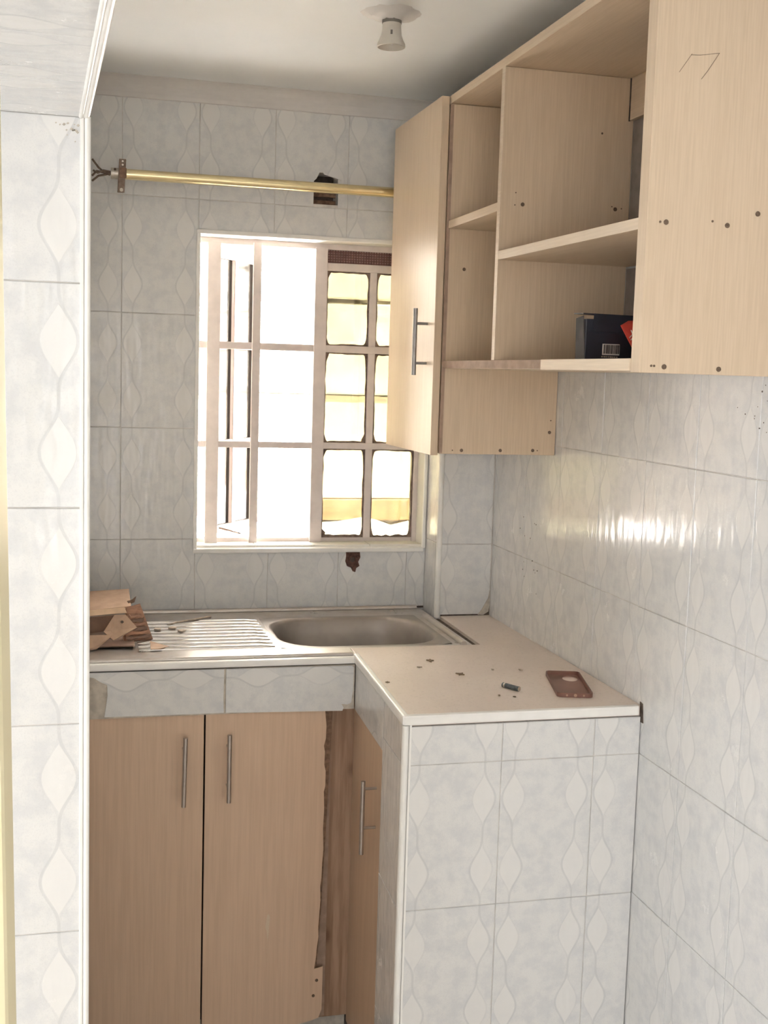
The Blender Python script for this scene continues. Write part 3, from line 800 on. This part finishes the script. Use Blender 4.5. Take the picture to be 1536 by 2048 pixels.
handle(core, [(0.361, FF - 0.032, 0.545), (0.361, FF - 0.032, 0.708)], [[(0.361, FF - 0.032, z), (0.361, FF + 0.001, z)] for z in (0.578, 0.674)])
for x, z in ((0.5891, 0.0662), (0.5816, 0.0269)):
    screw(core, x, FF, z, r=0.004)
prism('paint_drip', [(0.459, FF - 0.0003, 0.215), (0.463, FF - 0.0003, 0.245), (0.467, FF - 0.0003, 0.248), (0.470, FF - 0.0003, 0.240), (0.467, FF - 0.0003, 0.200), (0.465, FF - 0.0003, 0.178), (0.463, FF - 0.0003, 0.20)], (0, 0.0006, 0), 'band', core)
box('corner_post', 0.600, 0.678, 2.800, 2.83, -0.045, 0.78, 'pine', base, 0.002)
box('inner_stile', 0.590, 0.615, 2.797, 2.801, -0.040, 0.77, 'bare_edge', base, 0.001)
box('carcass_back', LWX, 0.66, 3.30, 3.315, FZ, 0.84, 'bare_edge', base, 0)
box('plinth', LWX, 0.68, 2.85, 2.88, FZ, -0.046, 'mortar', base, 0.002)
# tiled apron above the doors, tiles laid on their side
AP = 2.766
apr = box('apron', LWX, 0.663, AP + 0.004, AP + 0.04, 0.752, CT - 0.019, 'mortar', base, 0)
def apt(u0, u1, w0a, w0b, cu):
    return tile(apr, (0, AP, 0), X_, Z_, -Y_, u0, u1, w0a, CT - 0.012, cu, CT - 0.012 - 0.155, 0.2, 0.3, True,
                outline=[(u0 + GAP, w0a), (u1 - GAP, w0b), (u1 - GAP, CT - 0.0185), (u0 + GAP, CT - 0.0185)])
tile(apr, (0, AP, 0), X_, Z_, -Y_, 0.03, 0.35, 0.75, 0.86, 0.05, 0.673, 0.2, 0.3, True,
     outline=[(0.076, 0.757), (0.080, 0.785), (0.083, 0.808), (0.082, 0.832), (0.066, 0.840), (0.052, 0.850), (0.030, 0.853), (0.030, 0.8615), (0.3485, 0.8605), (0.3480, 0.79), (0.3490, 0.756), (0.22, 0.756)])
tile(apr, (0, AP, 0), X_, Z_, -Y_, 0.353, 0.66, 0.75, 0.86, 0.355, 0.673, 0.2, 0.3, True,
     outline=[(0.3535, 0.756), (0.50, 0.752), (0.634, 0.749), (0.637, 0.757), (0.631, 0.766), (0.646, 0.764), (0.655, 0.768), (0.6590, 0.80), (0.6595, 0.855), (0.655, 0.8590), (0.3535, 0.8605)])
box('edge_trim', LWX, 0.664, 2.760, 2.778, 0.865, 0.8815, 'trim', apr, 0.004)

# ------------------------------------------------------------------ sink
sink = thing('kitchen_sink', (0.5, 3.05, CT), 'dusty stainless-steel sink with drainboard under the window', 'sink')
SX0, SX1, SY0, SY1 = LWX + 0.002, 0.984, 2.780, 3.326
def rr(x0, x1, y0, y1, r, n=8):
    out = []
    for cx, cy, a0 in ((x1 - r, y1 - r, 0), (x0 + r, y1 - r, 90), (x0 + r, y0 + r, 180), (x1 - r, y0 + r, 270)):
        for k in range(n + 1):
            a = math.radians(a0 + 90 * k / n)
            out.append((cx + r * math.cos(a), cy + r * math.sin(a)))
    return out
BX0, BX1, BY0, BY1 = 0.505, 0.930, 2.868, 3.222
rings = []
zt = CT + 0.004
bowl = [(0.0, zt, 0.115), (0.006, zt - 0.002, 0.112), (0.012, zt - 0.010, 0.108), (0.018, zt - 0.05, 0.10), (0.026, zt - 0.115, 0.095), (0.040, zt - 0.138, 0.08), (0.075, zt - 0.146, 0.06), (0.13, zt - 0.149, 0.035)]
for ins, z, r in bowl:
    rings.append([(x, y, z) for x, y in rr(BX0 + ins, BX1 - ins, BY0 + ins, BY1 - ins, r)])
n = len(rings[0])
# flange ring: same count of points on a rectangle
def on_rect(p, x0, x1, y0, y1):
    cx, cy = (BX0 + BX1) / 2, (BY0 + BY1) / 2
    dx, dy = p[0] - cx, p[1] - cy
    t = min(((x1 - cx) if dx > 0 else (x0 - cx)) / dx if abs(dx) > 1e-9 else 1e9, ((y1 - cy) if dy > 0 else (y0 - cy)) / dy if abs(dy) > 1e-9 else 1e9)
    return (cx + dx * t, cy + dy * t)
corners = {}
out0 = [on_rect(p, 0.497, 0.938, SY0 + 0.075, SY1 - 0.095) for p in rings[0]]
flv, flf = [], []
allr = [[(x, y, zt) for x, y in out0]] + rings
for ring in allr: flv += ring
for i in range(len(allr) - 1):
    for k in range(n):
        flf.append((i * n + k, i * n + (k + 1) % n, (i + 1) * n + (k + 1) % n, (i + 1) * n + k))
flf.append(tuple(range((len(allr) - 1) * n, len(allr) * n)))
bw_ = mk('bowl', flv, flf, 'steel_bowl', sink, True)
bw_.data.shade_smooth()
# flat sheet around the bowl and under the drainboard, with rolled rims
def pan(name, x0, x1, y0, y1, z, t=0.002, parent=None): return box(name, x0, x1, y0, y1, z - t, z, 'steel', parent or sink, 0.0006)
top = grid_slab('sink_top', [SX0, 0.499, 0.6655, 0.936, SX1], [SY0, 2.8395, SY0 + 0.077, SY1 - 0.097, SY1], lambda i, j: not (i in (1, 2) and j == 2) and not (j == 0 and i >= 2),
          lambda u, w, s: (u, w, zt - 0.0004 - (0.0 if s == 0 else 0.004)), 'steel', sink)
tube('rolled_rim', [(SX0, SY1 - 0.006, zt + 0.003), (SX1 - 0.012, SY1 - 0.006, zt + 0.003)], 0.007, 'steel', sink, 12)
tube('rolled_rim', [(SX0, SY0 + 0.006, zt - 0.001), (0.66, SY0 + 0.006, zt - 0.001)], 0.005, 'steel', sink, 12)
tube('rolled_rim', [(SX1 - 0.022, 2.845, zt + 0.0015), (SX1 - 0.022, 3.20, zt + 0.0015)], 0.008, 'steel', sink, 12)
for k in range(9):
    y = 2.885 + k * 0.0385
    tube('drain_ridge', [(0.16, y, zt - 0.004), (0.19, y, zt - 0.0005), (0.455, y, zt - 0.0005), (0.487, y, zt - 0.004)], 0.0066, 'steel_clean', sink, 12)
lathe('drain', [(0.004, zt - 0.146), (0.030, zt - 0.146), (0.032, zt - 0.1475), (0.032, zt - 0.150), (0.004, zt - 0.150)], (0.72, 3.05), 'nickel', sink)

# ------------------------------------------------------------------ worktop
wt = thing('worktop', (0.9, 2.5, CT - 0.018), 'dusty beige L-shaped worktop with white edge strip beside the sink', 'worktop')
prism('front_slab', [(0.645, NF + 0.006, CT - 0.018), (R - 0.001, NF + 0.006, CT - 0.018), (R - 0.001, 2.838, CT - 0.018), (0.667, 2.838, CT - 0.018)], (0, 0, 0.0235), 'worktop', wt, 0.0015)
prism('corner_slab', [(1.004, 2.8395, CT - 0.018), (R - 0.001, 2.8395, CT - 0.018), (R - 0.001, PF - 0.003, CT - 0.018), (1.008, PF - 0.003, CT - 0.018)], (0, 0, 0.0225), 'worktop', wt, 0.0015)
box('gap_filler', 0.982, 1.006, 2.838, PF - 0.002, CT - 0.018, CT - 0.004, 'dirt', wt, 0)
ZT = CT + 0.008
prism('edge_strip', [(0.638, NF - 0.006, CT - 0.014), (R - 0.008, NF - 0.006, CT - 0.014), (R - 0.008, NF + 0.009, CT - 0.014), (0.645, NF + 0.009, CT - 0.014)], (0, 0, 0.0205), 'trim', wt, 0.004)
prism('edge_strip', [(0.636, NF - 0.004, CT - 0.014), (0.650, NF - 0.004, CT - 0.014), (0.674, 2.780, CT - 0.014), (0.660, 2.780, CT - 0.014)], (0, 0, 0.0205), 'trim', wt, 0.004)

# ------------------------------------------------------------------ tiled peninsula base
pen = thing('peninsula_base', (0.9, 2.35, FZ), 'tiled masonry counter end under the worktop, in front', 'counter')
PC = 0.652
body = prism('masonry_core', [(PC - 0.004, NF + SLAB, FZ), (R - 0.002, NF + SLAB, FZ), (R - 0.002, 2.445, FZ), (PC + 0.004, 2.445, FZ)], (0, 0, CT - 0.019 - FZ), 'grout', pen)
tiles(body, (0, NF, 0), X_, Z_, -Y_, [0.647, 0.849, 1.051, 1.253], ROWS, (PC, R - 0.001, FZ, CT - 0.018))
ds = V((0.650 - 0.6425, 2.445 - NF, 0)).normalized()
Ns = V((-ds.y, ds.x, 0))
# end pier's left face and the apron over the side door
tiles(body, V((0.6425, NF, 0)), ds, Z_, Ns, [0.0, 0.2005], [-0.127, 0.176, 0.479, 0.7815, 0.90], (0.008, 0.198, FZ, CT - 0.018))
sap = prism('side_apron', [(0.6545, 2.445, 0.752), (0.680, 2.445, 0.752), (0.700, 2.79, 0.752), (0.6695, 2.79, 0.752)], (0, 0, 0.108), 'mortar', pen)
ap0 = V((0.6505, 2.447, 0)); ap1 = V((0.6655, 2.772, 0)); da = (ap1 - ap0).normalized(); Na = V((-da.y, da.x, 0))
la = (ap1 - ap0).length
tile(sap, ap0, da, Z_, Na, 0, la, 0.75, CT - 0.018, 0.0, CT - 0.165, 0.2, 0.3, True)
tube('corner_trim', [(0.6445, NF + 0.002, FZ), (0.6445, NF + 0.002, CT - 0.0145)], 0.0072, 'trim', pen, 12)
box('trim_lip', 0.652, 0.6565, NF - 0.0025, NF + 0.002, FZ, CT - 0.014, 'trim', pen, 0.001)
pdoor = box('side_door', 0.671, 0.688, 2.447, 2.800, -0.060, 0.748, 'door_z', pen, 0.001, jit=lambda x, y, z: (x + (0.004 if y < 2.6 else 0), y, z - (0.012 if (z > 0 and y < 2.6) else 0)))
handle(pdoor, [(0.642, 2.572, 0.468), (0.642, 2.572, 0.640)], [[(0.642, 2.572, z), (0.674, 2.572, z)] for z in (0.530, 0.622)])
box('side_plinth', 0.70, 0.72, 2.447, 2.84, FZ, -0.062, 'bare', pen, 0)

# ------------------------------------------------------------------ wear on walls
pipe = thing('broken_pipe_stub', (0.78, BW, 1.025), 'rusty broken pipe hole in the tiles below the window sill', 'pipe')
pp = [(0.762, 1.050), (0.803, 1.050), (0.805, 1.033), (0.799, 1.020), (0.803, 1.008), (0.794, 1.002), (0.791, 0.990), (0.783, 0.993), (0.778, 1.003), (0.766, 1.008), (0.761, 1.022), (0.763, 1.036)]
prism('rust_patch', [(x, BW - 0.0012, z) for x, z in pp], (0, 0.003, 0), 'rust', pipe)
lathe_c = (0.781, 1.027)
pv, pf_ = [], []
for r, y in ((0.0125, BW), (0.0125, BW - 0.006), (0.0075, BW - 0.006), (0.0075, BW)):
    for k in range(20):
        a = 2 * math.pi * k / 20; pv.append((lathe_c[0] + r * math.cos(a), y, lathe_c[1] + r * math.sin(a)))
for i in range(3):
    for k in range(20): pf_.append((i * 20 + k, i * 20 + (k + 1) % 20, (i + 1) * 20 + (k + 1) % 20, (i + 1) * 20 + k))
mk('pipe_rim', pv, pf_, 'rust', pipe)
tube('pipe_bore', [(0.781, BW - 0.0012, 1.027), (0.781, BW - 0.0025, 1.027)], 0.0074, 'dirt', pipe, 16)
# broken tile corners and grime
prism('mortar_patch', [(1.120, PF - 0.0022, CT + 0.006), (R - 0.001, PF - 0.0022, CT + 0.004), (R - 0.001, PF - 0.0022, CT + 0.075), (1.150, PF - 0.0022, CT + 0.052), (1.141, PF - 0.0022, CT + 0.036), (1.132, PF - 0.0022, CT + 0.020)], (0, 0.003, 0), 'mortar', pier)
prism('grime_patch', [(1.135, PF - 0.003, CT + 0.004), (R - 0.001, PF - 0.003, CT + 0.004), (R - 0.001, PF - 0.003, CT + 0.030), (1.152, PF - 0.003, CT + 0.014)], (0, 0.002, 0), 'dirt', pier)
box('grime_line', LWX, PX, BW - 0.0018, BW + 0.002, CT + 0.003, CT + 0.0085, 'dirt', wall_back, 0)
box('grime_line', PX + 0.012, R - 0.004, PF - 0.0018, PF + 0.002, CT + 0.003, CT + 0.0075, 'dirt', pier, 0)
prism('grime_patch', [(R - 0.0015, NF - 0.010, CT - 0.03), (R - 0.0015, NF + 0.004, CT - 0.03), (R - 0.0015, NF + 0.008, CT + 0.012), (R - 0.0015, NF - 0.004, CT + 0.010)], (0.002, 0, 0), 'dirt', wall_right)
for k in range(16):
    x, z = LWX - 0.016 - abs(random.gauss(0, 0.016)), 1.872 - abs(random.gauss(0, 0.013))
    r = random.uniform(0.0008, 0.0022)
    prism('grime_speck', [(x - r, LWY - 0.0012, z), (x, LWY - 0.0012, z - r * 0.7), (x + r, LWY - 0.0012, z + r * 0.3), (x, LWY - 0.0012, z + r)], (0, 0.002, 0), 'mortar', wall_left)
for k in range(16):
    y, z = random.uniform(1.80, 1.95), random.uniform(1.47, 1.56)
    r = random.uniform(0.0006, 0.0018)
    prism('grime_speck', [(R - 0.0012, y - r, z), (R - 0.0012, y, z - r), (R - 0.0012, y + r, z), (R - 0.0012, y, z + r)], (0.002, 0, 0), 'dirt', wall_right)
for k in range(14):
    y, z = random.uniform(2.85, 3.0), random.uniform(1.0, 1.22)
    r = random.uniform(0.0006, 0.0018)
    prism('grime_speck', [(R - 0.0012, y - r, z), (R - 0.0012, y, z - r), (R - 0.0012, y + r, z), (R - 0.0012, y, z + r)], (0.002, 0, 0), 'dirt', wall_right)

# ------------------------------------------------------------------ cardboard on the drainboard
def card(name, pts, mat, label, t=0.004, group='torn cardboard heap on the drainboard'):
    o = sheet(name, pts, t, mat); tag(o, label, 'cardboard', group); return o
zc = CT + 0.010
card('cardboard_scrap', [(0.030, 3.02, 0.951), (0.147, 3.02, 0.961), (0.150, 3.20, 0.972), (0.030, 3.20, 0.966)], 'card', 'flat brown cardboard panel topping the scrap heap')
card('cardboard_flap', [(0.143, 3.05, 0.963), (0.156, 3.06, 0.966), (0.161, 3.07, 0.980), (0.150, 3.06, 0.973), (0.138, 3.05, 0.972)], 'card_dark', 'small torn cardboard tab curling up at the heap top', 0.002)
card('cardboard_strip', [(0.030, 2.945, 0.9555), (0.133, 2.945, 0.9625), (0.128, 2.950, 0.9755), (0.030, 2.950, 0.9685)], 'card_light', 'pale cardboard strip on the front of the scrap heap')
card('cardboard_strip', [(0.030, 2.965, 0.910), (0.108, 2.965, 0.918), (0.108, 2.965, 0.955), (0.030, 2.965, 0.949)], 'card_dark', 'dark brown inner cardboard side below the pale strip')
card('cardboard_flap', [(0.104, 2.940, 0.960), (0.130, 2.940, 0.960), (0.156, 2.915, 0.933), (0.100, 2.900, 0.906), (0.078, 2.925, 0.922)], 'card', 'pointed cardboard flap with a small hole, hanging forward')
hole = tube('punched_hole', [(0.121, 2.9235, 0.9455), (0.1212, 2.9200, 0.9458)], 0.0035, 'dirt', None, 10)
hole.parent = bpy.data.objects['cardboard_flap.001']; hole.location = WO[hole.name] - WO['cardboard_flap.001']
card('cardboard_scrap', [(0.136, 2.990, 0.968), (0.168, 3.010, 0.973), (0.198, 2.975, zc), (0.128, 2.955, zc), (0.130, 2.965, 0.905)], 'card_torn', 'ragged reddish cardboard board standing at the heap right end', 0.010)
big = [o for o in bpy.data.objects if o.get('label', '').startswith('ragged reddish')][0]
for k in range(6):
    zb = 0.897 + k * 0.0095
    x0, x1 = 0.130 + 0.001 * k, 0.192 - 0.0038 * k
    yb = 2.9485 + 0.0045 * k
    up_, dn_ = [], []
    for i in range(9):
        f = i / 8
        up_.append((x0 + (x1 - x0) * f, yb + 0.018 * f, zb + 0.006 + random.uniform(-0.002, 0.003)))
        dn_.append((x0 + (x1 - x0) * f, yb - 0.004 + 0.018 * f, zb + random.uniform(-0.003, 0.002)))
    prism('torn_layer', up_ + dn_[::-1], (0, 0.003, 0), 'card_torn' if k % 2 else 'card_dark', big)
card('cardboard_flap', [(0.030, 2.905, 0.914), (0.062, 2.900, 0.916), (0.095, 2.905, 0.914), (0.070, 2.885, 0.897), (0.060, 2.880, zc - 0.001), (0.046, 2.875, zc - 0.001), (0.030, 2.875, zc - 0.001)], 'card', 'curling cardboard flap at the heap lower left')
card('cardboard_offcut', [(0.190, 2.955, zc), (0.232, 2.890, zc), (0.205, 2.868, zc), (0.186, 2.868, zc)], 'card', 'small flat cardboard offcut on the drainboard ridges', 0.002)
card('cardboard_scrap', [(0.030, 2.90, zc - 0.001), (0.150, 2.90, zc - 0.001), (0.16, 3.15, zc - 0.001), (0.030, 3.15, zc - 0.001)], 'card_dark', 'dark cardboard base lying under the scrap heap', 0.003)
for (x, y, lab) in ((0.218, 3.072, 'pale paper scrap on the drainboard nearest the cardboard heap'), (0.256, 3.085, 'pale paper scrap farthest back on the drainboard'), (0.276, 3.050, 'pale paper scrap on the drainboard nearest the sink bowl')):
    q = [(x + 0.010 * math.cos(a) * random.uniform(0.6, 1.3), y + 0.013 * math.sin(a) * random.uniform(0.6, 1.3), zc + random.uniform(0, 0.003)) for a in (0, 1.1, 2.2, 3.3, 4.4, 5.4)]
    o = sheet('paper_scrap', [(a, b_, zc + 0.001) for a, b_, c_ in q], 0.004, 'crumb'); tag(o, lab, 'scrap', 'paper scraps on the drainboard')
tw = tube('twig', [(0.246, 3.142, zc), (0.29, 3.17, zc + 0.002), (0.35, 3.205, zc + 0.003), (0.366, 3.212, zc + 0.004)], [0.0015, 0.003, 0.003, 0.004], 'crumb', None, 8)
tag(tw, 'thin pale twig lying across the drainboard', 'twig')

# ------------------------------------------------------------------ things on the worktop
WT = CT + 0.0058
bat = thing('battery', (0.925, 2.417, WT), 'dark AAA battery lying on the worktop', 'battery')
a, c = V((0.914, 2.428, WT + 0.0053)), V((0.936, 2.388, WT + 0.0053))
dd = (c - a).normalized()
tube('battery_wrap', [a, c], 0.0053, 'battery', bat, 16)
tube('battery_end', [c, c + dd * 0.0008], 0.0046, 'nickel', bat, 14)
tube('battery_nub', [a - dd * 0.0012, a], 0.002, 'nickel', bat, 10)
tube('battery_band', [a + dd * 0.004, a + dd * 0.008], 0.0055, 'nickel', bat, 16)
# phone case: tray with rim and camera opening
pcs = thing('phone_case', (1.062, 2.41, WT), 'translucent smoky brown phone case lying on the worktop', 'phone case')
CX, CY, CA = 1.0625, 2.416, math.radians(-14.5)
def cw(x, y, z): return (CX + x * math.cos(CA) - y * math.sin(CA), CY + x * math.sin(CA) + y * math.cos(CA), WT + z)
W2, L2 = 0.0385, 0.098
outl = rr(-W2, W2, -L2, L2, 0.011, 5)
inn = rr(-W2 + 0.0022, W2 - 0.0022, -L2 + 0.0022, L2 - 0.0022, 0.009, 5)
n = len(outl)
rv = [cw(x, y, 0.0004) for x, y in outl] + [cw(x, y, 0.0098) for x, y in outl] + [cw(x, y, 0.0098) for x, y in inn] + [cw(x, y, 0.0018) for x, y in inn]
rf = [(q * n + i, q * n + (i + 1) % n, (q + 1) * n + (i + 1) % n, (q + 1) * n + i) for q in range(3) for i in range(n)]
mk('case_rim', rv, rf, 'case', pcs)
def ray_out(t):
    best = None
    for i in range(n):
        (x1, y1), (x2, y2) = inn[i], inn[(i + 1) % n]
        ox, oy, dx, dy = 0.012, 0.058, math.cos(t), math.sin(t)
        ex, ey = x2 - x1, y2 - y1
        den = dx * ey - dy * ex
        if abs(den) < 1e-12: continue
        s_ = ((x1 - ox) * ey - (y1 - oy) * ex) / den
        q_ = ((x1 - ox) * dy - (y1 - oy) * dx) / den
        if s_ > 0 and -1e-6 <= q_ <= 1 + 1e-6 and (best is None or s_ < best): best = s_
    return (0.012 + best * math.cos(t), 0.058 + best * math.sin(t))
angs = sorted([math.atan2(y - 0.058, x - 0.012) for x, y in inn] + [2 * math.pi * i / 40 - math.pi + 0.01 for i in range(40)])
inn2 = [ray_out(t) for t in angs]
cut2 = [(0.012 + 0.017 * math.cos(t), 0.058 + 0.022 * math.sin(t)) for t in angs]
n = len(inn2)
bv = [cw(x, y, 0.0018) for x, y in inn2] + [cw(x, y, 0.0018) for x, y in cut2]
mk('case_back', bv, [(i, (i + 1) % n, n + (i + 1) % n, n + i) for i in range(n)], 'case', pcs)
for x in (-0.018, 0.0, 0.018):
    tube('port_hole', [cw(x, -L2 + 0.0006, 0.005), cw(x, -L2 - 0.0005, 0.005)], 0.0022 if x else 0.0035, 'bare_edge', pcs, 10)
tube('side_button', [cw(W2 + 0.0004, 0.0, 0.005), cw(W2 + 0.0004, 0.018, 0.005)], 0.0014, 'case', pcs, 8)
# crumbs and leaf bits
for (x, y, r, m_, nm, lb) in ((0.823, 2.680, 0.011, 'leaf', 'dry_leaf_bit', 'forked dry leaf bit near the sink end of the worktop'),
                              (0.855, 2.547, 0.009, 'leaf', 'dry_leaf_bit', 'dark curled leaf bit mid worktop'),
                              (0.780, 2.623, 0.006, 'crumb', 'crumb', None), (0.881, 2.360, 0.0035, 'leaf', 'crumb', None), (1.007, 2.568, 0.006, 'crumb', 'crumb', None),
                              (0.943, 2.577, 0.005, 'crumb', 'crumb', None), (0.672, 2.50, 0.005, 'leaf', 'crumb', None), (0.91, 2.345, 0.003, 'leaf', 'crumb', None)):
    k0 = random.uniform(0, 6)
    q = []
    for i in range(9):
        a = k0 + 2 * math.pi * i / 9
        rad = r * (1.0 if i % 2 else 0.45) * random.uniform(0.7, 1.2)
        q.append((x + rad * math.cos(a), y + rad * math.sin(a) * 1.2, WT))
    o = prism(nm, q, (0, 0, 0.0022 if r < 0.008 else 0.003), m_)
    tag(o, lb or 'tiny crumb of debris on the worktop', 'debris', 'debris on the worktop')
